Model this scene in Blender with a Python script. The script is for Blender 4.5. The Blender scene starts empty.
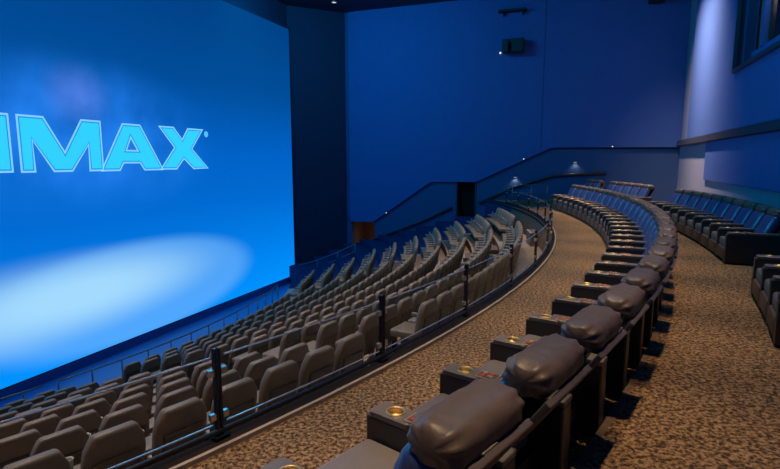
import bpy, bmesh, math, random
from mathutils import Vector, Matrix, noise
S = bpy.context.scene
COL = S.collection
PI = math.pi
R_ = math.radians

# ------------------------------------------------------------------ the auditorium's plan
CX, CY = -23.009, 21.680          # the point the seating arcs are struck from
AX = R_(-20.5)                    # direction of the hall's axis, screen to back wall
N = Vector((math.cos(AX), math.sin(AX), 0)); D = Vector((-N.y, N.x, 0))
C0 = Vector((CX, CY, 0))
def rm(w, t, z):                  # room frame: w across the hall, t from the arc centre to the back wall
    return C0 + N * t + D * w + Vector((0, 0, z))
def pol(r, a, z=0):               # arc frame: radius, angle in degrees
    return Vector((CX + r * math.cos(R_(a)), CY + r * math.sin(R_(a)), z))
W_SIDE, T_BACK, T_SCREEN, Z_CEIL = 14.6, 33.0, 14.47, 9.85
R_ROW, R_RAIL = 29.658, 28.42
A0, PITCH = -39.54, 1.4489        # first console corner and recliner pitch (0.75 m) in degrees
SEAT_R, SEAT_DR, SEAT_DZ, SEAT_Z = 27.72, 0.88, 0.30, -0.92

# ------------------------------------------------------------------ camera
cam = bpy.data.cameras.new('camera'); co = bpy.data.objects.new('camera', cam); COL.objects.link(co)
co.location = (0, 0, 1.9728); co.rotation_euler = (PI / 2 - 0.1404, 0, 0)
cam.sensor_fit = 'HORIZONTAL'; cam.sensor_width = 36; cam.lens = 36 * 523.15 / 780
cam.clip_start = 0.05; cam.clip_end = 200
S.camera = co

# ------------------------------------------------------------------ world, exposure
wd = bpy.data.worlds.new('world'); S.world = wd; wd.use_nodes = True
wd.node_tree.nodes['Background'].inputs[0].default_value = (0.02, 0.05, 0.16, 1)
wd.node_tree.nodes['Background'].inputs[1].default_value = 0.06
S.view_settings.view_transform = 'Standard'; S.view_settings.look = 'None'
S.view_settings.exposure = 0.0; S.view_settings.gamma = 1.0; S.view_settings.use_curve_mapping = False

# ------------------------------------------------------------------ house lights (in the ceiling)
def spot(name, loc, target, power, color, size=70, blend=0.6, radius=0.15):
    l = bpy.data.lights.new(name, 'SPOT'); l.energy = power; l.color = color
    l.spot_size = R_(size); l.spot_blend = blend; l.shadow_soft_size = radius
    o = bpy.data.objects.new(name, l); COL.objects.link(o); o.location = loc
    o.rotation_euler = (Vector(target) - Vector(loc)).to_track_quat('-Z', 'Y').to_euler()
    return o
def area(name, loc, target, power, color, sx, sy):
    l = bpy.data.lights.new(name, 'AREA'); l.shape = 'RECTANGLE'; l.size = sx; l.size_y = sy
    l.energy = power; l.color = color
    o = bpy.data.objects.new(name, l); COL.objects.link(o); o.location = loc
    o.rotation_euler = (Vector(target) - Vector(loc)).to_track_quat('-Z', 'Y').to_euler()
    return o
WARM = (1.0, 0.72, 0.46); WHITE = (1.0, 0.86, 0.74); BLUE = (0.0, 0.46, 1.0)
for a in (-46, -42, -38, -34, -30, -26, -22, -18, -14, -10, -6, -2):
    spot('downlight', pol(30.7, a, 9.6), pol(30.6, a, 0), 1450, WARM, 27, 0.9, 0.2)
    spot('downlight', pol(28.9, a, 9.6), pol(29.1, a, 0), 1250, WARM, 25, 0.9, 0.2)
for a in (-44, -37, -30, -23, -16):
    spot('downlight', pol(22.0, a, 9.6), pol(25.6, a, -1), 2100, WARM, 44, 0.9, 0.2)
for a in (-9, -3):
    spot('downlight', pol(26.2, a, 9.6), pol(26.0, a, -1), 1500, WARM, 40, 0.9, 0.2)
for a, ra in ((-34, 17.4), (-23, 17.4), (-12, 20.0), (-2, 21.5)):
    spot('downlight', pol(ra, a, 9.6), pol(21.6, a, -3), 1400, WARM, 36, 0.9, 0.2)
# warm washer by the back wall, then added blue fill for the walls
wl = area('wall_washer', rm(9.8, 30.9, 9.7), rm(9.9, 33.0, 2.4), 400, (1.0, 0.78, 0.68), 3.2, 0.3); wl.data.spread = R_(72)
area('wall_blue_fill', rm(7.0, 18.0, 9.7), rm(14.3, 18.2, 3.0), 520, BLUE, 5.0, 0.6)  # added fill, strengthens the screen's blue on the side wall
area('wall_blue_fill', rm(-0.5, 29.6, 9.7), rm(1.5, 33.0, 2.5), 240, BLUE, 6.0, 0.5)  # added fill, lifts the blue on the back wall
# added blue fill lights, boosting the screen's light on seats and back wall
for w in (-8.5, -2.5, 3.5):
    area('seat_blue_fill', rm(w, 16.2, 9.6), rm(w * 0.6, 31.0, 1.5), 330, BLUE, 4.5, 0.8)

# ------------------------------------------------------------------ materials
def mat(name, color, rough=0.6, metal=0.0, spec=0.5, noise_amt=0.0, noise_scale=20.0, bump=0.0, bump_scale=60.0):
    m = bpy.data.materials.new(name); m.use_nodes = True; nt = m.node_tree
    b = nt.nodes['Principled BSDF']
    b.inputs['Base Color'].default_value = (*color, 1); b.inputs['Roughness'].default_value = rough
    b.inputs['Metallic'].default_value = metal; b.inputs['Specular IOR Level'].default_value = spec
    if noise_amt or bump:
        tc = nt.nodes.new('ShaderNodeTexCoord')
        nz = nt.nodes.new('ShaderNodeTexNoise'); nz.inputs['Scale'].default_value = noise_scale
        nz.inputs['Detail'].default_value = 4
        nt.links.new(tc.outputs['Object'], nz.inputs['Vector'])
        if noise_amt:
            mx = nt.nodes.new('ShaderNodeMix'); mx.data_type = 'RGBA'
            mx.inputs['A'].default_value = (*[c * (1 - noise_amt) for c in color], 1)
            mx.inputs['B'].default_value = (*[min(1, c * (1 + noise_amt)) for c in color], 1)
            nt.links.new(nz.outputs['Fac'], mx.inputs['Factor']); nt.links.new(mx.outputs['Result'], b.inputs['Base Color'])
        if bump:
            n2 = nt.nodes.new('ShaderNodeTexNoise'); n2.inputs['Scale'].default_value = bump_scale; n2.inputs['Detail'].default_value = 3
            nt.links.new(tc.outputs['Object'], n2.inputs['Vector'])
            bp = nt.nodes.new('ShaderNodeBump'); bp.inputs['Strength'].default_value = bump; bp.inputs['Distance'].default_value = 0.01
            nt.links.new(n2.outputs['Fac'], bp.inputs['Height']); nt.links.new(bp.outputs['Normal'], b.inputs['Normal'])
    return m
def emit(name, color, strength):
    m = bpy.data.materials.new(name); m.use_nodes = True; nt = m.node_tree
    b = nt.nodes['Principled BSDF']; b.inputs['Base Color'].default_value = (*color, 1)
    b.inputs['Emission Color'].default_value = (*color, 1); b.inputs['Emission Strength'].default_value = strength
    return m
def carpet_mat():
    m = bpy.data.materials.new('carpet'); m.use_nodes = True; nt = m.node_tree; L = nt.links
    b = nt.nodes['Principled BSDF']; b.inputs['Roughness'].default_value = 0.95; b.inputs['Specular IOR Level'].default_value = 0.1
    tc = nt.nodes.new('ShaderNodeTexCoord')
    v = nt.nodes.new('ShaderNodeTexNoise'); v.inputs['Scale'].default_value = 32; v.inputs['Detail'].default_value = 5; v.inputs['Roughness'].default_value = 0.7
    L.new(tc.outputs['Object'], v.inputs['Vector'])
    r = nt.nodes.new('ShaderNodeValToRGB'); e = r.color_ramp.elements
    e[0].position = 0.42; e[0].color = (0.045, 0.026, 0.015, 1); e[1].position = 0.60; e[1].color = (0.42, 0.26, 0.13, 1)
    x = e.new(0.5); x.color = (0.19, 0.115, 0.06, 1)
    L.new(v.outputs['Fac'], r.inputs['Fac']); L.new(r.outputs['Color'], b.inputs['Base Color'])
    bp = nt.nodes.new('ShaderNodeBump'); bp.inputs['Strength'].default_value = 0.5; bp.inputs['Distance'].default_value = 0.02
    L.new(v.outputs['Fac'], bp.inputs['Height']); L.new(bp.outputs['Normal'], b.inputs['Normal'])
    return m
def glass_mat():
    m = bpy.data.materials.new('clear_glass'); m.use_nodes = True; nt = m.node_tree; L = nt.links
    nt.nodes.remove(nt.nodes['Principled BSDF'])
    out = nt.nodes['Material Output']
    t = nt.nodes.new('ShaderNodeBsdfTransparent'); t.inputs[0].default_value = (0.93, 0.96, 0.97, 1)
    g = nt.nodes.new('ShaderNodeBsdfGlossy'); g.inputs['Roughness'].default_value = 0.02
    lw = nt.nodes.new('ShaderNodeLayerWeight'); lw.inputs['Blend'].default_value = 0.5
    pw = nt.nodes.new('ShaderNodeMath'); pw.operation = 'POWER'; pw.inputs[1].default_value = 4.0
    f = nt.nodes.new('ShaderNodeMath'); f.operation = 'MULTIPLY_ADD'; f.inputs[1].default_value = 0.22; f.inputs[2].default_value = 0.025
    L.new(lw.outputs['Facing'], pw.inputs[0]); L.new(pw.outputs[0], f.inputs[0])
    mx = nt.nodes.new('ShaderNodeMixShader')
    L.new(f.outputs[0], mx.inputs[0]); L.new(t.outputs[0], mx.inputs[1]); L.new(g.outputs[0], mx.inputs[2])
    L.new(mx.outputs[0], out.inputs['Surface'])
    return m
def screen_mat():
    m = bpy.data.materials.new('projected_picture'); m.use_nodes = True; nt = m.node_tree; L = nt.links
    b = nt.nodes['Principled BSDF']; b.inputs['Base Color'].default_value = (0.02, 0.02, 0.02, 1); b.inputs['Roughness'].default_value = 0.8
    b.inputs['Specular IOR Level'].default_value = 0.0
    tc = nt.nodes.new('ShaderNodeTexCoord'); sp = nt.nodes.new('ShaderNodeSeparateXYZ')
    L.new(tc.outputs['Object'], sp.inputs[0])
    def math_(op, a, b_=None, clamp=False):
        n = nt.nodes.new('ShaderNodeMath'); n.operation = op; n.use_clamp = clamp
        for i, v in enumerate((a, b_)):
            if v is None: continue
            if isinstance(v, (int, float)): n.inputs[i].default_value = v
            else: L.new(v, n.inputs[i])
        return n.outputs[0]
    def ramp(fac, stops):
        r = nt.nodes.new('ShaderNodeValToRGB'); e = r.color_ramp.elements
        while len(e) < len(stops): e.new(0.5)
        for k, (p, c) in enumerate(stops): e[k].position = p; e[k].color = (*c, 1)
        L.new(fac, r.inputs['Fac']); return r.outputs['Color']
    def mix(fac, a, c, mode='MIX'):
        n = nt.nodes.new('ShaderNodeMix'); n.data_type = 'RGBA'; n.blend_type = mode
        L.new(fac, n.inputs['Factor'])
        for key, v in (('A', a), ('B', c)):
            if isinstance(v, tuple): n.inputs[key].default_value = (*v, 1)
            else: L.new(v, n.inputs[key])
        return n.outputs['Result']
    def blob(x0, z0, rx, rz, lo, hi):          # 1 inside an ellipse, falling to 0 between lo and hi
        dx = math_('DIVIDE', math_('SUBTRACT', sp.outputs['X'], x0), rx)
        dz = math_('DIVIDE', math_('SUBTRACT', sp.outputs['Z'], z0), rz)
        d = math_('SQRT', math_('ADD', math_('MULTIPLY', dx, dx), math_('MULTIPLY', dz, dz)))
        mr = nt.nodes.new('ShaderNodeMapRange'); mr.interpolation_type = 'SMOOTHSTEP'
        mr.inputs['From Min'].default_value = lo; mr.inputs['From Max'].default_value = hi
        mr.inputs['To Min'].default_value = 1; mr.inputs['To Max'].default_value = 0
        L.new(d, mr.inputs['Value']); return mr.outputs['Result']
    # the sky of the picture: dark at the top, azure at the bottom
    zf = math_('DIVIDE', math_('ADD', sp.outputs['Z'], 4.2), 12.9, True)
    base = ramp(zf, [(0.0, (0.0, 0.29, 1.0)), (0.16, (0.0, 0.215, 0.82)), (0.34, (0.0, 0.145, 0.64)), (0.5, (0.0, 0.12, 0.56)), (0.72, (0.0, 0.072, 0.32)), (1.0, (0.0, 0.048, 0.22))])
    nz = nt.nodes.new('ShaderNodeTexNoise'); nz.inputs['Scale'].default_value = 0.45; nz.inputs['Detail'].default_value = 5
    L.new(tc.outputs['Object'], nz.inputs['Vector'])
    halo = blob(-0.2, 2.7, 6.3, 2.6, 0.2, 1.1)
    cl = math_('MULTIPLY', halo, math_('MULTIPLY', math_('SUBTRACT', nz.outputs['Fac'], 0.25, True), 2.4, True))
    c1 = mix(cl, base, (0.02, 0.24, 0.95))
    puff = math_('MULTIPLY', blob(-0.2, 3.9, 1.3, 1.1, 0.0, 1.1), math_('MULTIPLY', nz.outputs['Fac'], 0.55))
    c2 = mix(puff, c1, (0.22, 0.32, 0.95))
    # the bright pool low on the screen
    pool = blob(1.9, -2.6, 6.5, 1.85, 0.78, 1.06)
    fade = math_('MULTIPLY', pool, 0.50)
    c3 = mix(fade, c2, (0.16, 0.50, 1.0))
    core = blob(-0.8, -2.2, 6.4, 1.35, 0.15, 1.2)
    c4 = mix(math_('MULTIPLY', core, 0.85), c3, (0.42, 0.76, 1.0))
    L.new(c4, b.inputs['Emission Color']); b.inputs['Emission Strength'].default_value = 1.0
    return m
M = {
 'carpet': carpet_mat(), 'glass': glass_mat(), 'screen': screen_mat(),
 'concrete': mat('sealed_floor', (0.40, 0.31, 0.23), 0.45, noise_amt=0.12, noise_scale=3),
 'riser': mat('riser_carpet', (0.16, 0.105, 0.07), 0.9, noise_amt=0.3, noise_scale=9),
 'nosing': mat('step_nosing', (0.42, 0.33, 0.24), 0.5, noise_amt=0.1, noise_scale=8),
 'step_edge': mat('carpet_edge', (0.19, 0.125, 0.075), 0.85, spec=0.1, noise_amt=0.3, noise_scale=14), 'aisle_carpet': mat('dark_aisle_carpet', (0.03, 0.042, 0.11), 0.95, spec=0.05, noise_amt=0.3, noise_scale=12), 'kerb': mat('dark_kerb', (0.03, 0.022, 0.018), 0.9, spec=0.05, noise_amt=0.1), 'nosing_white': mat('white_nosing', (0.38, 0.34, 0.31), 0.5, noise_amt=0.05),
 'wall': mat('wall_paint', (0.22, 0.225, 0.29), 0.8, noise_amt=0.06, noise_scale=2, bump=0.1, bump_scale=30),
 'wall_blue': mat('blue_wall_paint', (0.03, 0.07, 0.17), 0.8, noise_amt=0.06, noise_scale=2, bump=0.1, bump_scale=30),
 'fabric': mat('acoustic_fabric', (0.062, 0.115, 0.30), 0.9, spec=0.1, noise_amt=0.07, noise_scale=2.5, bump=0.15, bump_scale=50),
 'black_wall': mat('black_masking', (0.018, 0.02, 0.055), 0.8, noise_amt=0.1, noise_scale=3),
 'ceiling': mat('ceiling_tile', (0.03, 0.03, 0.07), 0.9, noise_amt=0.1, noise_scale=1.5),
 'dark_trim': mat('dark_trim', (0.035, 0.037, 0.05), 0.5, noise_amt=0.1),
 'front_floor': mat('stage_floor', (0.07, 0.15, 0.40), 0.35, noise_amt=0.15, noise_scale=2),
 'passage': mat('brown_plaster', (0.16, 0.085, 0.06), 0.8, noise_amt=0.15, noise_scale=4),
 'void': mat('doorway_darkness', (0.010, 0.008, 0.008), 0.8, spec=0.1, noise_amt=0.1),  # near-black stand-in for the darkness inside the open doorway
 'leather_back': mat('screen_tinted_leather', (0.04, 0.062, 0.155), 0.3, spec=0.8, noise_amt=0.2, noise_scale=14, bump=0.15, bump_scale=45),  # dark leather with the screen's blue light tinted into its colour
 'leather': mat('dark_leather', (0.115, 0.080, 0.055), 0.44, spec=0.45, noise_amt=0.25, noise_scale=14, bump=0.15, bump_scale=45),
 'leather_seat': mat('seat_leather', (0.15, 0.125, 0.105), 0.45, noise_amt=0.15, noise_scale=10, bump=0.2, bump_scale=70),
 'leather_console': mat('console_leather', (0.032, 0.027, 0.025), 0.4, noise_amt=0.2, noise_scale=16, bump=0.15, bump_scale=90),  # console leather darkened, the shade on its sides put into the colour
 'console_top': mat('console_top_leather', (0.13, 0.105, 0.085), 0.4, noise_amt=0.15, noise_scale=16, bump=0.15, bump_scale=90),  # same leather lightened, the overhead light painted into the top
 'shell': mat('shell_vinyl', (0.10, 0.076, 0.06), 0.45, noise_amt=0.2, noise_scale=12),
 'black': mat('black_metal', (0.015, 0.015, 0.017), 0.4, metal=0.2, noise_amt=0.1),
 'brass': mat('brass', (0.78, 0.52, 0.20), 0.42, metal=1.0, noise_amt=0.1),
 'panel': mat('control_plate', (0.10, 0.07, 0.05), 0.3, noise_amt=0.1),
 'panel_rim': mat('control_rim', (0.50, 0.36, 0.22), 0.35, metal=0.6, noise_amt=0.1),
 'button_red': mat('red_button', (0.42, 0.05, 0.025), 0.4, noise_amt=0.1), 'button': mat('pale_button', (0.32, 0.22, 0.14), 0.4, noise_amt=0.1),
 'seat': mat('brown_seat_vinyl', (0.21, 0.148, 0.09), 0.5, noise_amt=0.2, noise_scale=9, bump=0.2, bump_scale=60),
 'seat_back': mat('dark_seat_shell', (0.075, 0.058, 0.045), 0.5, noise_amt=0.2, noise_scale=9),
 'arm': mat('grey_armrest', (0.24, 0.20, 0.165), 0.5, noise_amt=0.12, noise_scale=12),
 'cup': mat('grey_cup_plastic', (0.50, 0.46, 0.42), 0.45, noise_amt=0.1, noise_scale=12),
 'cup_dark': mat('cup_inside', (0.03, 0.028, 0.026), 0.6, noise_amt=0.1),
 'rail': mat('black_rail', (0.02, 0.02, 0.024), 0.32, metal=0.4, noise_amt=0.1),
 'steel': mat('brushed_steel', (0.55, 0.5, 0.45), 0.3, metal=1.0, noise_amt=0.1),
 'glass_edge': mat('polished_glass_edge', (0.55, 0.60, 0.62), 0.25, metal=0.5, noise_amt=0.05), 'rail_grey': mat('grey_rail', (0.30, 0.27, 0.25), 0.35, metal=0.7, noise_amt=0.1),
 'speaker': mat('speaker_black', (0.01, 0.01, 0.012), 0.6, noise_amt=0.1),
 'letter': emit('letter_cyan', (0.03, 0.60, 0.86), 1.0), 'letter_rim': emit('letter_pale', (0.22, 0.58, 1.0), 1.0), 'letter_gap': emit('letter_gap', (0.01, 0.25, 0.62), 1.0),
 'lamp': emit('lamp_face', (1.0, 0.9, 0.75), 6.0), 'marker': emit('marker_face', (1.0, 0.93, 0.85), 0.8),
 'curtain': mat('brown_curtain', (0.30, 0.16, 0.11), 0.9, noise_amt=0.2, noise_scale=6),
 'booth': mat('booth_interior', (0.05, 0.055, 0.09), 0.8, noise_amt=0.1), 'booth_glow': emit('projector_lens', (0.35, 0.5, 1.0), 2.0),
}

# ------------------------------------------------------------------ mesh helpers
def obj(name, bm, m, parent=None, smooth=False, mats=None):
    me = bpy.data.meshes.new(name)
    bmesh.ops.recalc_face_normals(bm, faces=bm.faces)
    bm.to_mesh(me); bm.free()
    for x in (mats or [m]): me.materials.append(x)
    if smooth:
        for p in me.polygons: p.use_smooth = True
    o = bpy.data.objects.new(name, me); COL.objects.link(o)
    if parent: o.parent = parent
    return o
def tag(o, label, cat, group=None):
    o['label'] = label; o['category'] = cat
    if group: o['group'] = group
    return o
def thing(name, label, cat, loc=(0, 0, 0), rz=0.0, group=None):
    o = bpy.data.objects.new(name, None); COL.objects.link(o); o.empty_display_size = 0.1
    o.location = loc; o.rotation_euler = (0, 0, rz)
    return tag(o, label, cat, group)
def struct(name, bm, m, mats=None):
    o = obj(name, bm, m, mats=mats); o['kind'] = 'structure'; return o
def box(bm, x0, x1, y0, y1, z0, z1, bev=0.0, seg=2, mtx=None, mi=0):
    r = bmesh.ops.create_cube(bm, size=1.0, matrix=Matrix.Translation(((x0 + x1) / 2, (y0 + y1) / 2, (z0 + z1) / 2)) @ Matrix.Diagonal((x1 - x0, y1 - y0, z1 - z0, 1)))
    vs = r['verts']
    if bev:
        es = list({e for v in vs for e in v.link_edges})
        q = bmesh.ops.bevel(bm, geom=es, offset=bev, segments=seg, profile=0.5, affect='EDGES')
        vs = list({v for f in q['faces'] for v in f.verts} | {v for v in vs if v.is_valid})
    if mtx is not None: bmesh.ops.transform(bm, matrix=mtx, verts=vs)
    if mi:
        for f in {f for v in vs for f in v.link_faces}: f.material_index = mi
    return vs
def obox(bm, p, q, wid, hgt, up=Vector((0, 0, 1))):      # a square bar from p to q
    p, q = Vector(p), Vector(q); d = (q - p); L = d.length; d.normalize()
    s = d.cross(up)
    if s.length < 1e-4: s = d.cross(Vector((1, 0, 0)))
    s.normalize(); u = s.cross(d)
    m = Matrix(((s.x, d.x, u.x, 0), (s.y, d.y, u.y, 0), (s.z, d.z, u.z, 0), (0, 0, 0, 1)))
    m.translation = (p + q) / 2
    bmesh.ops.create_cube(bm, size=1.0, matrix=m @ Matrix.Diagonal((wid, L, hgt, 1)))
def tube(bm, pts, r, n=8):
    pts = [Vector(p) for p in pts]; rings = []
    for i, p in enumerate(pts):
        d = (pts[min(i + 1, len(pts) - 1)] - pts[max(i - 1, 0)]).normalized()
        s = d.cross(Vector((0, 0, 1)))
        if s.length < 1e-3: s = Vector((1, 0, 0))
        s.normalize(); u = s.cross(d)
        rings.append([bm.verts.new(p + s * r * math.cos(2 * PI * k / n) + u * r * math.sin(2 * PI * k / n)) for k in range(n)])
    for a, b in zip(rings, rings[1:]):
        for k in range(n): bm.faces.new((a[k], a[(k + 1) % n], b[(k + 1) % n], b[k]))
    bm.faces.new(rings[0]); bm.faces.new(list(reversed(rings[-1])))
def lathe(bm, prof, x=0, y=0, n=16):                     # prof: list of (radius, z)
    rings = [[bm.verts.new((x + r * math.cos(2 * PI * k / n), y + r * math.sin(2 * PI * k / n), z)) for k in range(n)] for r, z in prof]
    for a, b in zip(rings, rings[1:]):
        for k in range(n): bm.faces.new((a[k], a[(k + 1) % n], b[(k + 1) % n], b[k]))
    return rings
def prism(bm, outline, depth_vec):                       # outline: 3D points in order
    a = [bm.verts.new(p) for p in outline]; b = [bm.verts.new(Vector(p) + depth_vec) for p in outline]
    bm.faces.new(a); bm.faces.new(list(reversed(b))); n = len(a)
    for k in range(n): bm.faces.new((a[k], b[k], b[(k + 1) % n], a[(k + 1) % n]))
def rbox(bm, w0, w1, t0, t1, z0, z1):                    # a box in the room frame
    prism(bm, [rm(w0, t0, z0), rm(w1, t0, z0), rm(w1, t0, z1), rm(w0, t0, z1)], N * (t1 - t0))
def amin(r): return math.degrees(AX - math.asin(min(1, W_SIDE / r)))
def amax(r): return math.degrees(AX + math.asin(min(1, W_SIDE / r)))
def sweep(bm, prof, n=72, lo=amin, hi=amax, mi=None):    # a (radius, z) profile swept round the arc, wall to wall
    cols = []
    for r, z in prof:
        a, b = lo(r), hi(r)
        cols.append([bm.verts.new(pol(r, a + (b - a) * k / n, z)) for k in range(n + 1)])
    for j, (p, q) in enumerate(zip(cols, cols[1:])):
        for k in range(n):
            f = bm.faces.new((p[k], p[k + 1], q[k + 1], q[k]))
            if mi: f.material_index = mi[j]
    return cols
ORD = 'zero first second third fourth fifth sixth seventh eighth ninth tenth eleventh twelfth thirteenth fourteenth fifteenth sixteenth seventeenth eighteenth nineteenth twentieth'.split()
def ordn(k):
    if k <= 20: return ORD[k]
    if k == 30: return 'thirtieth'
    return ('twenty-' if k < 30 else 'thirty-') + ORD[k % 10]

# ------------------------------------------------------------------ the setting
# raised back floor with a nosing, front mezzanine floor
bm = bmesh.new()
R_STEP = R_ROW + 0.86; Z_UP = 0.10
n = 90; inner, outer = [], []
for k in range(n + 1):
    a = amin(R_STEP) + (amax(R_STEP) - amin(R_STEP)) * k / n
    inner.append(bm.verts.new(pol(R_STEP + 0.045, a, Z_UP)))
    ph = R_(a) - AX; ro = min(T_BACK / math.cos(ph), (W_SIDE / abs(math.sin(ph))) if abs(ph) > 1e-3 else 1e9)
    outer.append(bm.verts.new(pol(max(ro, R_STEP + 0.05), a, Z_UP)))
for k in range(n): bm.faces.new((inner[k], inner[k + 1], outer[k + 1], outer[k]))
q1, q2, q3 = rm(W_SIDE, T_BACK, Z_UP), rm(W_SIDE, 30.5, Z_UP), rm(12.5, T_BACK, Z_UP)
sweep(bm, [(R_RAIL + 0.09, 0.0), (R_STEP, 0.0)], 90)
struct('floor', bm, M['carpet'])
bm = bmesh.new(); sweep(bm, [(R_STEP, 0.0), (R_STEP, Z_UP + 0.004), (R_STEP + 0.05, Z_UP + 0.004)], 90)
struct('trim_1', bm, M['step_edge'])
# mezzanine edge kerb
bm = bmesh.new(); sweep(bm, [(R_RAIL + 0.09, -0.02), (R_RAIL + 0.09, 0.03), (R_RAIL - 0.04, 0.03), (R_RAIL - 0.06, -0.12)], 90)
struct('trim_2', bm, M['kerb'])
bm = bmesh.new(); sweep(bm, [(R_RAIL + 0.115, -0.01), (R_RAIL + 0.115, 0.034), (R_RAIL + 0.085, 0.034)], 90); struct('trim_6', bm, M['nosing'])
# seating tiers
bm = bmesh.new()
prof = [(R_RAIL - 0.05, 0.0), (R_RAIL - 0.05, SEAT_Z)]; mi = [1]
NROW = 10
for i in range(NROW):
    edge = SEAT_R - SEAT_DR * i - 0.70
    if i == NROW - 1: edge -= 0.55
    z = SEAT_Z - SEAT_DZ * i
    prof.append((edge, z)); mi.append(0)
    prof.append((edge, z - SEAT_DZ if i < NROW - 1 else -4.5)); mi.append(1)
sweep(bm, prof, 80, hi=lambda r: 2.6, mi=mi)
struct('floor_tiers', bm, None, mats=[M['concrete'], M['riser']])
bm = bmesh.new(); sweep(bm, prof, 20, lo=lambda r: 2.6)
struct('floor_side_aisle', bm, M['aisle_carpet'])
R_EDGE = prof[-1][0]; Z_LOW = SEAT_Z - SEAT_DZ * (NROW - 1)
bm = bmesh.new()
vs = [bm.verts.new(pol(R_EDGE, amin(R_EDGE) + (amax(R_EDGE) - amin(R_EDGE)) * k / 60, -4.5)) for k in range(61)]
vs2 = [bm.verts.new(rm((-W_SIDE + 2 * W_SIDE * k / 60), 13.9, -4.5)) for k in range(61)]
for k in range(60): bm.faces.new((vs[k], vs[k + 1], vs2[k + 1], vs2[k]))
struct('floor_front', bm, M['front_floor'])
# stair treads in the two radial aisles, with pale nosings
AISLE_N, AISLE_F = -33.55, -7.45
for ac in (AISLE_N, AISLE_F):
    b1, b2 = bmesh.new(), bmesh.new()
    for i in range(-1, NROW - 1):
        re = (SEAT_R - SEAT_DR * i - 0.70) if i >= 0 else R_RAIL - 0.05
        zt = (SEAT_Z - SEAT_DZ * i) - (SEAT_DZ / 2) if i >= 0 else -0.46
        h = SEAT_DZ / 2 if i >= 0 else 0.46
        da = math.degrees(0.5 / re)
        q = [pol(re, ac - da, zt), pol(re, ac + da, zt), pol(re - 0.3, ac + da, zt), pol(re - 0.3, ac - da, zt)]
        prism(b1, q, Vector((0, 0, -h)))
        q = [pol(re - 0.25, ac - da, zt + 0.004), pol(re - 0.25, ac + da, zt + 0.004), pol(re - 0.305, ac + da, zt + 0.004), pol(re - 0.305, ac - da, zt + 0.004)]
        prism(b2, q, Vector((0, 0, -0.03)))
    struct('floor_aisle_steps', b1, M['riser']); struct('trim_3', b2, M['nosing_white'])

# front wall with the black masking round the screen
bm = bmesh.new()
rbox(bm, -W_SIDE, 12.25, T_SCREEN - 0.45, T_SCREEN - 0.15, -4.6, Z_CEIL)
prism(bm, [rm(12.25, T_SCREEN - 0.15, -4.6), rm(14.9, 16.75, -4.6), rm(14.9, 16.75, Z_CEIL), rm(12.25, T_SCREEN - 0.15, Z_CEIL)], Vector(D * 0.3 - N * 0.3))
struct('wall_front', bm, M['black_wall'])
bm = bmesh.new(); rbox(bm, -10.1, 12.24, T_SCREEN - 0.14, T_SCREEN + 0.06, -4.52, -4.24); struct('trim_7', bm, M['front_floor'])
# right side wall: lower wall with exit opening and doorway
bm = bmesh.new()
WT = W_SIDE + 0.35
rbox(bm, W_SIDE, WT, 16.5, 16.8, -4.6, -1.2)
rbox(bm, W_SIDE, WT, 18.2, 22.85, -4.6, 1.1)
rbox(bm, W_SIDE, WT, 23.85, T_BACK + 0.3, -4.6, 2.9)
rbox(bm, W_SIDE, WT, 16.5, 18.2, -1.42, 1.1)
rbox(bm, W_SIDE, WT, 16.5, 23.9, 0.87, Z_CEIL)
rbox(bm, W_SIDE, WT, 23.85, T_BACK + 0.3, 2.5, Z_CEIL)
struct('wall_right', bm, M['wall_blue'])
# upper fabric panels, stepping with the tiers
def side_panel(t_lo, t_hi, low):
    b = bmesh.new(); out = [rm(W_SIDE, t, z) for t, z in low] + [rm(W_SIDE, t_hi, Z_CEIL - 0.02), rm(W_SIDE, t_lo, Z_CEIL - 0.02)]
    prism(b, out, D * -0.14); return b
struct('wall_right_upper', side_panel(16.75, 26.98, [(16.75, -1.44), (18.15, -1.40), (21.46, 0.87), (23.83, 0.88), (26.98, 2.36)]), M['fabric'])
struct('wall_right_upper', side_panel(27.0, T_BACK - 0.01, [(27.0, 2.37), (27.52, 2.6), (T_BACK - 0.01, 2.57)]), M['fabric'])
# exit passage behind the opening, low brown side walls
bm = bmesh.new()
rbox(bm, WT + 2.2, WT + 2.4, 16.0, 19.0, -4.6, -1.2); rbox(bm, WT, WT + 2.3, 16.3, 16.5, -4.6, -1.2)
rbox(bm, WT, WT + 2.3, 18.6, 18.8, -4.6, -1.2); rbox(bm, WT, WT + 2.3, 16.3, 18.8, -1.4, -1.2); rbox(bm, WT - 0.3, WT + 2.3, 16.3, 18.8, -4.6, -4.5)
struct('wall_passage', bm, M['passage'])
l = bpy.data.lights.new('passage_lamp', 'POINT'); l.energy = 6; l.color = WARM; l.shadow_soft_size = 0.1
lo = bpy.data.objects.new('passage_lamp', l); COL.objects.link(lo); lo.location = rm(WT + 0.9, 17.6, -2.6)
bm = bmesh.new(); rbox(bm, WT - 0.02, WT + 0.05, 22.8, 23.9, -2.4, 0.9); struct('doorway_dark_1', bm, M['void'])  # black sheet painted as the dark beyond the doorway opening
bm = bmesh.new()
for t in (22.82, 23.82): rbox(bm, W_SIDE - 0.03, W_SIDE + 0.1, t - 0.035, t + 0.035, -2.3, 0.87)
struct('trim_4', bm, M['dark_trim'])
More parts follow.
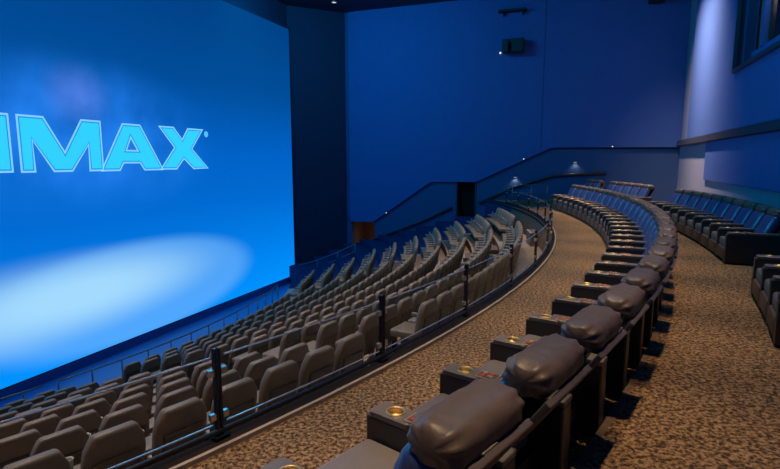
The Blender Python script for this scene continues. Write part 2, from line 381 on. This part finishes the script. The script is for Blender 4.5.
# back wall: base, ledge band, upper fabric, lower fabric
WIN = (-0.2, 5.3, 4.5, 7.2)                                   # projection window in w, z
bm = bmesh.new()
w0, w1, z0, z1 = WIN
rbox(bm, -W_SIDE - 0.3, w0, T_BACK, T_BACK + 0.3, -0.1, Z_CEIL); rbox(bm, w1, W_SIDE + 0.3, T_BACK, T_BACK + 0.3, -0.1, Z_CEIL)
rbox(bm, w0, w1, T_BACK, T_BACK + 0.3, -0.1, z0); rbox(bm, w0, w1, T_BACK, T_BACK + 0.3, z1, Z_CEIL)
struct('wall_back', bm, M['wall'])
bm = bmesh.new()
T1 = T_BACK - 0.10
rbox(bm, -W_SIDE, w0, T1, T_BACK, 2.8, Z_CEIL - 0.02); rbox(bm, w1, 12.35, T1, T_BACK, 2.8, Z_CEIL - 0.02)
rbox(bm, w0, w1, T1, T_BACK, 2.8, z0); rbox(bm, w0, w1, T1, T_BACK, z1, Z_CEIL - 0.02)
struct('wall_back_upper', bm, M['fabric'])
bm = bmesh.new(); rbox(bm, -W_SIDE, 8.7, T_BACK - 0.06, T_BACK, 1.32, 2.6); struct('wall_back_lower', bm, M['fabric'])
bm = bmesh.new(); rbox(bm, -W_SIDE, W_SIDE, T_BACK - 0.16, T_BACK, 2.62, 2.84); struct('trim_5', bm, M['dark_trim'])
# projection window
bm = bmesh.new()
for (a, b, c, d) in ((w0 - .1, w1 + .1, z0 - .1, z0), (w0 - .1, w1 + .1, z1, z1 + .1), (w0 - .1, w0, z0, z1), (w1, w1 + .1, z0, z1)):
    rbox(bm, a, b, T_BACK - 0.18, T_BACK + 0.02, c, d)
wf = struct('window_1', bm, M['dark_trim'])
bm = bmesh.new()
rbox(bm, w0, w1, T_BACK + 0.02, T_BACK + 0.32, z0 - 0.08, z0); rbox(bm, w1, w1 + 0.06, T_BACK + 0.02, T_BACK + 0.32, z0, z1); rbox(bm, w0, w1, T_BACK + 0.02, T_BACK + 0.32, z1, z1 + .08)
rbox(bm, w0 - .06, w0, T_BACK + 0.02, T_BACK + 0.32, z0, z1)
obj('window_reveal', bm, M['fabric'], wf)
bm = bmesh.new()
rbox(bm, w0, w1, T_BACK + 0.24, T_BACK + 0.32, z0, z0 + 0.42); rbox(bm, 4.28, 4.42, T_BACK + 0.2, T_BACK + 0.32, z0 + .42, z1); rbox(bm, w0, w1, T_BACK + 0.24, T_BACK + 0.32, z1 - .2, z1)
obj('window_mullion', bm, M['fabric'], wf)
bm = bmesh.new()
for k in range(8):
    wv = 4.42 + k * 0.12
    tube(bm, [rm(wv + 0.06, T_BACK + 0.45, z0 + 0.4), rm(wv + 0.06, T_BACK + 0.45, z1)], 0.065, 8)
obj('curtain', bm, M['curtain'], wf, True)
bm = bmesh.new(); rbox(bm, w0 - .1, w1 + .1, T_BACK + 1.4, T_BACK + 1.5, z0, z1); obj('booth_wall', bm, M['booth'], wf)
l = bpy.data.lights.new('booth_lamp', 'POINT'); l.energy = 45; l.color = (0.8, 0.8, 1.0); l.shadow_soft_size = 0.1
lo = bpy.data.objects.new('booth_lamp', l); COL.objects.link(lo); lo.location = rm(4.0, T_BACK + 0.8, 6.9)
bm = bmesh.new(); rbox(bm, w0, 4.28, T_BACK + 0.26, T_BACK + 0.275, z0 + 0.42, z1 - 0.2); obj('pane', bm, M['glass'], wf)
bm = bmesh.new()
prism(bm, [rm(2.35 + 0.09 * math.cos(x * PI / 6), T_BACK + 1.2, 5.55 + 0.09 * math.sin(x * PI / 6)) for x in range(12)], N * 0.3)
obj('projector_lens', bm, M['booth_glow'], wf)
# left wall and ceiling close the hall
bm = bmesh.new(); rbox(bm, -W_SIDE - 0.3, -W_SIDE, 13.9, T_BACK + 0.3, -4.6, Z_CEIL); struct('wall_left', bm, M['fabric'])
bm = bmesh.new(); rbox(bm, -W_SIDE - 0.3, W_SIDE + 0.4, 13.9, T_BACK + 0.3, Z_CEIL, Z_CEIL + 0.2); struct('ceiling', bm, M['ceiling'])

# ------------------------------------------------------------------ cinema screen with its picture
scr = thing('cinema_screen', 'giant glowing blue cinema screen showing large cyan lettering', 'screen', rm(0, T_SCREEN, 0), PI / 2 + AX)
bm = bmesh.new(); box(bm, -10.0, 12.16, 0.0, 0.05, -4.2, 8.63)
o = obj('picture', bm, M['screen'], scr)
bm = bmesh.new()
for (a, b, c, d) in ((-10.12, 12.24, -4.235, -4.2), (-10.12, 12.24, 8.63, 8.73), (12.16, 12.24, -4.2, 8.63), (-10.12, -10.0, -4.2, 8.63)):
    box(bm, a, b, -0.03, 0.1, c, d)
obj('border', bm, M['black_wall'], scr)
LET = {
 'I': [[(-2.92, 3.18), (-2.42, 3.18), (-2.42, 1.70), (-2.92, 1.70)]],
 'M': [[(-2.12, 3.18), (-1.42, 3.18), (-0.81, 2.15), (-0.17, 3.18), (0.46, 3.18), (0.46, 1.69), (0.03, 1.69), (0.03, 2.52), (-0.62, 1.69), (-1.18, 1.69), (-1.79, 2.60), (-1.79, 1.69), (-2.12, 1.69)]],
 'A': [[(1.37, 3.16), (2.08, 3.16), (3.00, 1.68), (2.20, 1.68), (2.02, 1.93), (1.29, 1.93), (1.12, 1.68), (0.47, 1.68)], [(1.66, 2.82), (2.00, 2.28), (1.40, 2.28)]],
 'X': [[(3.04, 3.18), (3.68, 3.18), (4.12, 2.72), (4.46, 3.17), (5.22, 3.17), (4.58, 2.42), (5.46, 1.69), (4.68, 1.69), (4.16, 2.09), (3.74, 1.69), (3.02, 1.69), (3.74, 2.46)]],
}
def grow(poly, d):
    n = len(poly); area_ = sum(poly[i][0] * poly[(i + 1) % n][1] - poly[(i + 1) % n][0] * poly[i][1] for i in range(n)); s = 1 if area_ > 0 else -1
    out = []
    for i in range(n):
        p0, p1, p2 = Vector(poly[i - 1]), Vector(poly[i]), Vector(poly[(i + 1) % n])
        e1, e2 = (p1 - p0).normalized(), (p2 - p1).normalized()
        n1, n2 = Vector((e1.y, -e1.x)) * s, Vector((e2.y, -e2.x)) * s
        b = n1 + n2; b = b / max(0.35, b.length_squared / 2)
        out.append(tuple(p1 + b * d))
    return out
def flat_letters(bm, d, y):
    from mathutils.geometry import tessellate_polygon
    for loops in LET.values():
        L = [grow(loops[0], d)] + [grow(h, -d) for h in loops[1:]]
        pts = [Vector((p[0], p[1], 0)) for l_ in L for p in l_]
        vs = [bm.verts.new((p.x, y, p.y)) for p in pts]
        for t in tessellate_polygon([[Vector((p[0], p[1], 0)) for p in l_] for l_ in L]): bm.faces.new([vs[k] for k in t])
    lathe_pts = [bm.verts.new((5.50 + (0.09 + d * .5) * math.cos(k * PI / 6), y, 3.04 + (0.09 + d * .5) * math.sin(k * PI / 6))) for k in range(12)]
    bm.faces.new(lathe_pts)
bm = bmesh.new(); flat_letters(bm, 0.055, -0.008); obj('lettering_edge', bm, M['letter_rim'], scr)
bm = bmesh.new(); flat_letters(bm, 0.0, -0.012); obj('lettering_line', bm, M['letter_gap'], scr)
bm = bmesh.new(); flat_letters(bm, -0.035, -0.016); obj('lettering', bm, M['letter'], scr)

# ------------------------------------------------------------------ copying a thing with its parts
def dup(root, loc, rz, label, group=None):
    r = root.copy(); COL.objects.link(r); r.location = loc; r.rotation_euler = (0, 0, rz); r['label'] = label
    if group: r['group'] = group
    for ch in list(root.children):
        c = ch.copy(); COL.objects.link(c); c.parent = r
        for g in list(ch.children):
            d = g.copy(); COL.objects.link(d); d.parent = c
    return r

# ------------------------------------------------------------------ leather recliners
def tilt(y, z, ang): return Matrix.Translation((0, y, z)) @ Matrix.Rotation(ang, 4, 'X')
def pillow_bm(sx, sy, sz, seed):
    bm = bmesh.new(); nu, nv = 64, 36; rows = []
    rnd = random.Random(seed)
    for i in range(nu + 1):
        u = -1 + 2 * i / nu
        e = (1 - abs(u) ** 7.0) ** 0.36                      # plump, with gathered ends
        ring = []
        for j in range(nv):
            th = 2 * PI * j / nv
            c, s = math.cos(th), math.sin(th)
            y = math.copysign(abs(c) ** 0.72, c) * sy * (0.30 + 0.70 * e); z = math.copysign(abs(s) ** 0.8, s) * sz * (0.22 + 0.78 * e)
            fold = 0.0045 * math.sin(19 * u + 2.6 * math.sin(th + seed) + 3 * noise.noise(Vector((u * 3, c, seed)))) * (0.08 + abs(u) ** 3) + 0.0045 * noise.noise(Vector((u * 2.2 + seed, c * 0.9, s * 0.9)))
            gather = 0.013 * abs(u) ** 4 * math.sin(th * 9 + seed)
            k = 1 + (fold + gather) / max(sz, 0.05)
            ring.append(bm.verts.new((u * sx, y * k, z * k)))
        rows.append(ring)
    for a, b in zip(rows, rows[1:]):
        for j in range(nv): bm.faces.new((a[j], a[(j + 1) % nv], b[(j + 1) % nv], b[j]))
    bm.faces.new(rows[0]); bm.faces.new(list(reversed(rows[-1])))
    return bm
def console(parent, xc, name='console'):
    bm = bmesh.new(); hw = 0.072
    # body with a round well cut into its top
    box(bm, xc - hw, xc + hw, -0.85, 0.0, 0.02, 0.55, 0.012, 2)
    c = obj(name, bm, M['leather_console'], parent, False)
    # top pad with the cup well as a real hole
    b2 = bmesh.new(); zt = 0.585; rc = 0.045; yc = -0.16
    ns = 24
    def ringpts(z): return [b2.verts.new((xc + rc * math.cos(2 * PI * k / ns), yc + rc * math.sin(2 * PI * k / ns), z)) for k in range(ns)]
    r1 = ringpts(zt)
    def outer(z, g):
        pts = []
        for k in range(ns):
            cx_, sy_ = math.cos(2 * PI * k / ns), math.sin(2 * PI * k / ns)
            s = min((hw - g) / max(abs(cx_), 1e-6), (0.14 - g) / max(abs(sy_), 1e-6))
            pts.append((xc + cx_ * s, yc + sy_ * s, z))
        return [b2.verts.new(p) for p in pts]
    o1 = outer(zt, 0.008)
    for k in range(ns): b2.faces.new((r1[k], r1[(k + 1) % ns], o1[(k + 1) % ns], o1[k]))
    o2 = outer(zt - 0.008, -0.002); o3 = outer(0.548, -0.002)
    for p, q in ((o1, o2), (o2, o3)):
        for k in range(ns): b2.faces.new((p[k], p[(k + 1) % ns], q[(k + 1) % ns], q[k]))
    box(b2, xc - hw - 0.002, xc + hw + 0.002, -0.852, yc - 0.14, 0.548, zt, 0.008, 2)
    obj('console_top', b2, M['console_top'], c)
    b3 = bmesh.new(); lathe(b3, [(0.056, zt + 0.001), (0.054, zt + 0.007), (0.046, zt + 0.006), (0.0445, zt - 0.01), (0.042, zt - 0.034), (0.0005, zt - 0.034)], xc, yc, 24)
    obj('cup_holder', b3, M['brass'], c, True)
    b4 = bmesh.new(); box(b4, xc - 0.055, xc + 0.055, -0.40, -0.255, zt, zt + 0.006, 0.002, 1)
    obj('control_rim', b4, M['panel_rim'], c)
    b4 = bmesh.new(); box(b4, xc - 0.044, xc + 0.044, -0.388, -0.267, zt + 0.003, zt + 0.009)
    obj('control_panel', b4, M['panel'], c)
    for q, (x, y) in enumerate(((-0.022, -0.30), (0.020, -0.30), (-0.022, -0.352), (0.020, -0.352))):
        b5 = bmesh.new(); box(b5, xc + x - 0.015, xc + x + 0.015, y - 0.018, y + 0.018, zt + 0.008, zt + 0.015, 0.003, 1)
        obj('button', b5, M['button_red'] if q in (0, 3) else M['button'], c)
    return c
X0, X1 = -0.232, 0.372
def make_recliner(label, group, seed):
    t = thing('recliner', label, 'recliner', (0, 0, 0), 0, group)
    bm = bmesh.new(); box(bm, X0 + 0.02, X1 - 0.02, -0.72, -0.10, 0.0, 0.28); obj('base', bm, M['black'], t)
    console(t, -0.305)
    bm = bmesh.new(); box(bm, X0 + 0.003, X1 - 0.003, -0.66, -0.02, 0.27, 0.43, 0.035, 3)
    obj('seat_cushion', bm, M['leather_seat'], t, True)
    bm = bmesh.new(); box(bm, X0 + 0.003, X1 - 0.003, -0.085, 0.005, 0.05, 0.275, 0.025, 3); obj('footrest', bm, M['leather'], t, True)
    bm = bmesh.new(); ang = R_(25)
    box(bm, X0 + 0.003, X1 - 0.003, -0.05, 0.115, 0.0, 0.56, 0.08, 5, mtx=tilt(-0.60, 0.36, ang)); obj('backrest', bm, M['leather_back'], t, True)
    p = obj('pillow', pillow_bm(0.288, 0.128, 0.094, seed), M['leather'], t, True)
    p.matrix_local = Matrix.Translation(((X0 + X1) / 2, -0.858, 0.92)) @ Matrix.Rotation(R_(6), 4, 'X')
    bm = bmesh.new(); box(bm, X0 + 0.006, X1 - 0.006, -0.018, 0.018, 0.0, 0.55, 0.008, 2, mtx=tilt(-0.68, 0.40, R_(35))); obj('back_shell', bm, M['shell'], t)
    return t
# front mezzanine row
G1 = 'leather recliners in the front mezzanine row'
K0, K1 = -1, 26
protos = []
def rec_place(k): return A0 + PITCH * (k + 0.5)
idx = 0; rnd = random.Random(4); zoff = 0.0
for k in range(K0, K1 + 1):
    a = rec_place(k); idx += 1
    lab = 'plump-pillowed leather recliner, %s in the front mezzanine row counting from the cut-off near end' % ordn(idx)
    if idx <= 3:
        r = make_recliner(lab, G1, 1.7 * idx); protos.append(r)
        r.location = pol(R_ROW, a, 0); r.rotation_euler = (0, 0, R_(a + 90))
    else:
        r = dup(protos[idx % 3], pol(R_ROW, a, 0), R_(a + 90), lab)
last = r; console(last, 0.447, 'end_console')
# back row against the rear wall: three blocks
PB = math.degrees(0.75 / 31.6)
def back_block(start, count, fmt, group, r0=31.6):
    rs = None
    for j in range(count):
        a = start + PB * (j + 0.5)
        rs = dup(protos[(j * 2 + 1) % 3], pol(r0, a, Z_UP), R_(a + 90), fmt % ordn(j + 1), group)
    console(rs, 0.447, 'end_console')
back_block(-22.9, 10, 'dark leather recliner beneath the blue rear wall, %s from the aisle gap', 'long recliner block along the rear wall')
back_block(-27.6 - PB * 3, 3, 'dark recliner, %s in the cut-off block beyond the rear aisle gap', 'recliners at the cut-off near end of the rear row')
back_block(-5.6, 5, 'distant black recliner, %s of five in the block by the grey corner wall', 'five recliners near the far corner')
back_block(2.6, 2, 'small distant recliner, %s of the pair below the dark far wall', 'pair of recliners below the far wall')

# ------------------------------------------------------------------ cinema seats on the tiers
def back_outline(g=0.0):
    return [(-0.20 + g, 0.30), (-0.222 + g, 0.45), (-0.225 + g, 0.70), (-0.215 + g, 0.79), (-0.165 + g * .6, 0.892 - g * .6), (-0.14 + g * .5, 0.915 - g), (0.14 - g * .5, 0.915 - g), (0.165 - g * .6, 0.892 - g * .6), (0.215 - g, 0.79), (0.225 - g, 0.70), (0.222 - g, 0.45), (0.20 - g, 0.30)]
def lean(z): return 0.01 + (0.92 - z) * 0.20
def loft(bm, layers):
    rings = [[bm.verts.new(p) for p in l_] for l_ in layers]; n = len(rings[0])
    for a, b in zip(rings, rings[1:]):
        for k in range(n): bm.faces.new((a[k], a[(k + 1) % n], b[(k + 1) % n], b[k]))
    bm.faces.new(rings[0]); bm.faces.new(list(reversed(rings[-1])))
def make_seat(label, group):
    t = thing('cinema_chair', label, 'seat', (0, 0, 0), 0, group)
    bm = bmesh.new(); lay = []
    for g, dy in ((0.03, 0.018), (0.006, 0.03), (0.0, 0.05), (0.0, 0.10), (0.012, 0.125), (0.05, 0.145)):
        lay.append([(x, lean(z) + dy, z) for x, z in back_outline(g)])
    loft(bm, lay); obj('backrest', bm, M['seat'], t, True)
    bm = bmesh.new(); lay = []
    for g, dy in ((0.055, -0.004), (0.035, 0.004), (0.035, 0.03)):
        lay.append([(x, lean(z) + dy, z) for x, z in [(x * 0.93, min(z, 0.70)) for x, z in back_outline(g)]])
    loft(bm, lay); obj('back_shell', bm, M['seat_back'], t)
    bm = bmesh.new(); box(bm, -0.225, 0.225, 0.20, 0.62, 0.36, 0.47, 0.03, 2); obj('seat_cushion', bm, M['seat'], t, True)
    bm = bmesh.new(); box(bm, -0.03, 0.03, 0.26, 0.34, 0.0, 0.37); box(bm, -0.16, 0.16, 0.2, 0.42, 0.0, 0.02); obj('pedestal', bm, M['black'], t)
    bm = bmesh.new(); box(bm, 0.238, 0.292, 0.14, 0.52, 0.55, 0.61, 0.014, 2); box(bm, 0.255, 0.275, 0.22, 0.32, 0.0, 0.56)
    am = obj('armrest', bm, M['arm'], t)
    bm = bmesh.new(); lathe(bm, [(0.0005, 0.55), (0.026, 0.55), (0.034, 0.69), (0.039, 0.70), (0.035, 0.703), (0.029, 0.69), (0.024, 0.58), (0.0005, 0.58)], 0.265, 0.30, 14)
    obj('cup_holder', bm, M['cup'], am, True)
    return t
def visible(p):
    x, y, z = p.x, p.y, p.z - 1.9728
    d = y * math.cos(.1404) - z * math.sin(.1404)
    if d < 0.3: return False
    px = 390 + 523.15 * x / d; py = 234.5 - 523.15 * (y * math.sin(.1404) + z * math.cos(.1404)) / d
    return -12 < px < 785 and py < 500
ROWN = ['first', 'second', 'third', 'fourth', 'fifth', 'sixth', 'seventh', 'eighth', 'ninth', 'front']
seats = []                                  # (distance, row, block, ordinal, r, a, z)
for i in range(NROW):
    r = SEAT_R - SEAT_DR * i; z = SEAT_Z - SEAT_DZ * i; pa = math.degrees(0.53 / r); ha = math.degrees(0.54 / r)
    blocks = {'near': [], 'centre': [], 'far': []}
    a = AISLE_N - ha - pa / 2
    while a > amin(r) + 4: blocks['near'].append(a); a -= pa
    nc = int((AISLE_F - AISLE_N - 2 * ha) / pa); st = (AISLE_N + AISLE_F) / 2 - (nc - 1) * pa / 2
    blocks['centre'] = [st + pa * k for k in range(nc)]
    a = AISLE_F + ha + pa / 2; 
    while a < 1.7: blocks['far'].append(a); a += pa
    for b, L_ in blocks.items():
        for k, a in enumerate(L_):
            p = pol(r, a, z)
            if visible(pol(r, a, z + 0.8)): seats.append(((p - co.location).length, i, b, k + 1, r, a, z))
seats.sort()
print('SEATS', len(seats))
def seat_label(i, b, k):
    row = ('%s row below the glass railing' % ROWN[i]) if i < NROW - 1 else 'frontmost row by the screen'
    if b == 'near': return 'brown cinema chair, %s, %s leftwards from the nearer stair aisle' % (row, ordn(k))
    if b == 'centre': return 'brown cinema chair, %s, %s past the nearer stair aisle' % (row, ordn(k))
    return 'brown cinema chair, %s, %s beyond the farther stair aisle' % (row, ordn(k))
proto = None
for d_, i, b, k, r, a, z in seats:
    lab = seat_label(i, b, k); grp = 'cinema chairs in the %s row of the tiers' % ROWN[i]
    if proto is None:
        proto = make_seat(lab, grp); proto.location = pol(r, a, z); proto.rotation_euler = (0, 0, R_(a + 90))
    else: dup(proto, pol(r, a, z), R_(a + 90), lab, grp)

# ------------------------------------------------------------------ glass railing along the mezzanine edge
gr = thing('glass_railing', 'long curved clear glass railing with black posts along the carpet edge', 'railing', pol(R_RAIL, -35, 0.0))
base = gr.location.copy()
def local(p): return Vector(p) - base
B0, BP = -39.87, 3.689
posts = [B0 + BP * k for k in range(-1, 13)]
for a in posts:
    bm = bmesh.new()
    m = Matrix.Translation(local(pol(R_RAIL - 0.01, a, 0))) @ Matrix.Rotation(R_(a + 90), 4, 'Z')
    for x in (-0.016, 0.016): box(bm, x - 0.008, x + 0.008, -0.022, 0.022, 0.045, 0.69, 0.003, 1, mtx=m)
    box(bm, -0.06, 0.06, -0.045, 0.045, 0.045, 0.06, 0.003, 1, mtx=m)
    pt = obj('post', bm, M['rail'], gr)
    for z in (0.20, 0.52):
        for s in (-1, 1):
            b2 = bmesh.new(); box(b2, s * 0.05 - 0.022, s * 0.05 + 0.022, -0.02, 0.02, z - 0.025, z + 0.025, 0.005, 1, mtx=m)
            obj('glass_clamp', b2, M['steel'], pt)
def arcpts(r, a, b, z, n=6): return [pol(r, a + (b - a) * k / n, z) for k in range(n + 1)]
for a, b in zip(posts, posts[1:]):
    g = math.degrees(0.055 / R_RAIL); bm = bmesh.new()
    P = arcpts(R_RAIL - 0.006, a + g, b - g, 0.15); Q = arcpts(R_RAIL + 0.006, a + g, b - g, 0.15)
    col = [[bm.verts.new(local(v)) for v in P], [bm.verts.new(local(v)) for v in Q], [bm.verts.new(local(v + Vector((0, 0, 0.48)))) for v in Q], [bm.verts.new(local(v + Vector((0, 0, 0.48)))) for v in P]]
    for p, q in zip(col, col[1:] + col[:1]):
        for k in range(len(P) - 1): bm.faces.new((p[k], p[k + 1], q[k + 1], q[k]))
    bm.faces.new([c[0] for c in col]); bm.faces.new([c[-1] for c in reversed(col)])
    gp = obj('glass_panel', bm, M['glass'], gr)
    bm = bmesh.new(); tube(bm, [local(p) for p in arcpts(R_RAIL, a + g, b - g, 0.635)], 0.007, 6); tube(bm, [local(p) for p in arcpts(R_RAIL, a + g, b - g, 0.145)], 0.007, 6)
    obj('glass_edge', bm, M['glass_edge'], gp)
bm = bmesh.new()
tube(bm, [local(p) for p in arcpts(R_RAIL, posts[0], posts[-1], 0.085, 80)], 0.02, 8)
obj('bottom_rail', bm, M['rail'], gr, True)

# front guard rail before the screen
def guard(name, label, pts, h, spacing_posts, m, rails=(1.0,)):
    t = thing(name, label, 'railing', pts[0]); bs = Vector(pts[0])
    for f in rails:
        bm = bmesh.new(); tube(bm, [Vector(p) + Vector((0, 0, h * f)) - bs for p in pts], 0.022, 8); obj('top_rail' if f == 1.0 else 'middle_rail', bm, m, t, True)
    for k in spacing_posts:
        bm = bmesh.new(); tube(bm, [Vector(pts[k]) - bs, Vector(pts[k]) + Vector((0, 0, h)) - bs], 0.02, 8); obj('post', bm, m, t, True)
    return t
R_FR = 18.42
guard('guard_rail', 'long low dark rail between the front seat row and the screen', [pol(R_FR, -33.6 + 1.2 * k, Z_LOW) for k in range(27)], 0.55, range(0, 27, 2), M['rail_grey'])
guard('guard_rail', 'short rail piece at the left edge, beyond the frontmost seats', [pol(R_FR, -43 + 1.2 * k, Z_LOW) for k in range(8)], 0.55, range(0, 8, 2), M['rail_grey'])
guard('stair_rail', 'sloping grey stair rail climbing beside the farthest front seats', [rm(11.9, 14.9, -4.45), rm(11.9, 16.0, -4.1), rm(11.9, 17.2, -3.6), rm(11.9, 18.2, -3.1)], 0.85, (0, 1, 2, 3), M['rail_grey'], (1.0, 0.55))
guard('stair_rail', 'grey metal guard rail behind the glass railing at its far end', [Vector((5.6, 24.0, 0.0)), Vector((6.5, 24.15, 0.0)), Vector((7.3, 24.3, 0.0))], 0.86, (0, 1, 2), M['rail_grey'], (1.0, 0.6))
# wall handrail following the tiers
hr = thing('handrail', 'long dark handrail climbing along the blue side wall', 'handrail', rm(W_SIDE - 0.1, 17.7, -2.6)); hb = hr.location.copy()
pts = [(16.9, -2.75), (17.73, -2.55), (20.93, -1.27), (22.6, -0.46)]
pts2 = [(24.0, -0.2), (25.6, 0.6), (27.6, 1.25), (30.0, 1.4)]
for a in (pts, pts2):
    bm = bmesh.new()
    tube(bm, [rm(W_SIDE - 0.08, p[0], p[1]) - hb for p in a], 0.07, 10)
    obj('rail', bm, M['dark_trim'], hr, True)
for t, z in ((17.73, -2.55), (19.3, -1.92), (20.93, -1.27), (22.4, -0.56), (24.6, 0.1), (26.6, 0.92), (29, 1.34)):
    bm = bmesh.new(); rbox(bm, W_SIDE - 0.09, W_SIDE + 0.01, t - 0.02, t + 0.02, z - 0.12, z - 0.02)
    bmesh.ops.translate(bm, vec=-hb, verts=bm.verts); obj('bracket', bm, M['black'], hr)

# ------------------------------------------------------------------ fittings
def marker(label, p, out):
    t = thing('marker_light', label, 'light', p)
    bm = bmesh.new(); bmesh.ops.create_uvsphere(bm, u_segments=10, v_segments=6, radius=0.032); obj('lens', bm, M['marker'], t, True)
    bm = bmesh.new(); obox(bm, Vector((0, 0, 0.045)) - out * 0.05, Vector((0, 0, 0.045)) + out * 0.12, 0.10, 0.03); obj('hood', bm, M['black'], t)
marker('tiny lit marker low on the sloping panel edge, nearest the screen', rm(W_SIDE - 0.17, 18.95, -0.86), D)
marker('tiny lit marker high on the sloping panel edge above the doorway', rm(W_SIDE - 0.17, 26.2, 2.05), D)
marker('tiny lit marker on the level panel edge, dark far wall', rm(W_SIDE - 0.17, 30.2, 2.62), D)
def wall_lamp(label, p, power):
    t = thing('wall_lamp', label, 'light', p)
    bm = bmesh.new(); prism(bm, [D * -0.07 + N * -0.08, D * -0.07 + N * 0.08, D * 0.0 + N * 0.08, D * 0.0 - N * 0.08], Vector((0, 0, 0.08))); obj('housing', bm, M['dark_trim'], t)
    bm = bmesh.new(); prism(bm, [D * -0.06 + N * -0.07 + Vector((0, 0, -0.012)), D * -0.06 + N * 0.07 + Vector((0, 0, -0.012)), D * -0.01 + N * 0.07 + Vector((0, 0, -0.012)), D * -0.01 - N * 0.07 + Vector((0, 0, -0.012))], Vector((0, 0, 0.01))); obj('lamp_face', bm, M['marker'], t)
    spot('wall_lamp_beam', p - D * 0.12 - Vector((0, 0, 0.02)), p + D * 0.05 - Vector((0, 0, 1)), power, WHITE, 120, 0.9, 0.04)
wall_lamp('small wall lamp with warm glow behind the far guard rail', rm(W_SIDE, 25.8, 1.15), 9)
wall_lamp('small wall lamp with warm glow above the last recliners', rm(W_SIDE, 28.6, 1.9), 8)
sp = thing('wall_speaker', 'pair of black boxes of a loudspeaker high on the blue side wall', 'speaker', rm(W_SIDE - 0.14, 25.4, 7.2)); sb = sp.location.copy()
for k, (t0, t1) in enumerate(((24.95, 25.25), (25.38, 25.95))):
    bm = bmesh.new(); rbox(bm, W_SIDE - 0.75, W_SIDE - 0.3, t0 + .12, t1 + .12, 7.08, 7.68); bmesh.ops.translate(bm, vec=-sb, verts=bm.verts)
    bmesh.ops.bevel(bm, geom=list(bm.edges), offset=0.03, segments=2, affect='EDGES'); obj('cabinet', bm, M['speaker'], sp)
bm = bmesh.new(); rbox(bm, W_SIDE - 0.32, W_SIDE - 0.12, 25.2, 25.8, 7.28, 7.38); rbox(bm, W_SIDE - 0.5, W_SIDE - 0.4, 25.07, 26.07, 7.69, 7.73); bmesh.ops.translate(bm, vec=-sb, verts=bm.verts); obj('bracket', bm, M['black'], sp)
bm = bmesh.new(); bmesh.ops.create_uvsphere(bm, u_segments=8, v_segments=6, radius=0.05, matrix=Matrix.Translation(rm(W_SIDE - 0.5, 24.96, 7.1) - sb)); obj('indicator', bm, M['marker'], sp)
sh = thing('wall_shelf', 'thin dark wall bracket above the loudspeaker boxes', 'bracket', rm(W_SIDE - 0.14, 25.4, 9.0)); sb = sh.location.copy()
bm = bmesh.new(); rbox(bm, W_SIDE - 0.5, W_SIDE - 0.14, 24.8, 26.1, 9.0, 9.09); bmesh.ops.translate(bm, vec=-sb, verts=bm.verts); obj('board', bm, M['speaker'], sh)
bm = bmesh.new()
for t in (25.0, 25.9): rbox(bm, W_SIDE - 0.4, W_SIDE - 0.14, t, t + 0.05, 8.85, 9.0)
bmesh.ops.translate(bm, vec=-sb, verts=bm.verts); obj('arm', bm, M['black'], sh)
s2 = thing('wall_speaker', 'dark loudspeaker cut by the picture top, near the rear corner', 'speaker', rm(W_SIDE - 0.14, 31.6, 8.8)); sb = s2.location.copy()
bm = bmesh.new(); rbox(bm, W_SIDE - 0.8, W_SIDE - 0.3, 31.3, 31.9, 8.75, 9.3); bmesh.ops.translate(bm, vec=-sb, verts=bm.verts); obj('cabinet', bm, M['speaker'], s2)
bm = bmesh.new(); rbox(bm, W_SIDE - 0.32, W_SIDE - 0.12, 31.5, 31.7, 8.9, 9.1); bmesh.ops.translate(bm, vec=-sb, verts=bm.verts); obj('bracket', bm, M['black'], s2)
cl = thing('ceiling_downlight', 'small lit downlight in the dark ceiling near the screen corner', 'light', (-2.81, 27.61, Z_CEIL))
bm = bmesh.new(); lathe(bm, [(0.16, 0.0), (0.16, -0.03), (0.12, -0.035), (0.11, -0.02)], n=20); obj('trim_ring', bm, M['steel'], cl, True)
bm = bmesh.new(); lathe(bm, [(0.0005, -0.022), (0.11, -0.022), (0.11, -0.018)], n=20); obj('lamp_face', bm, M['marker'], cl)
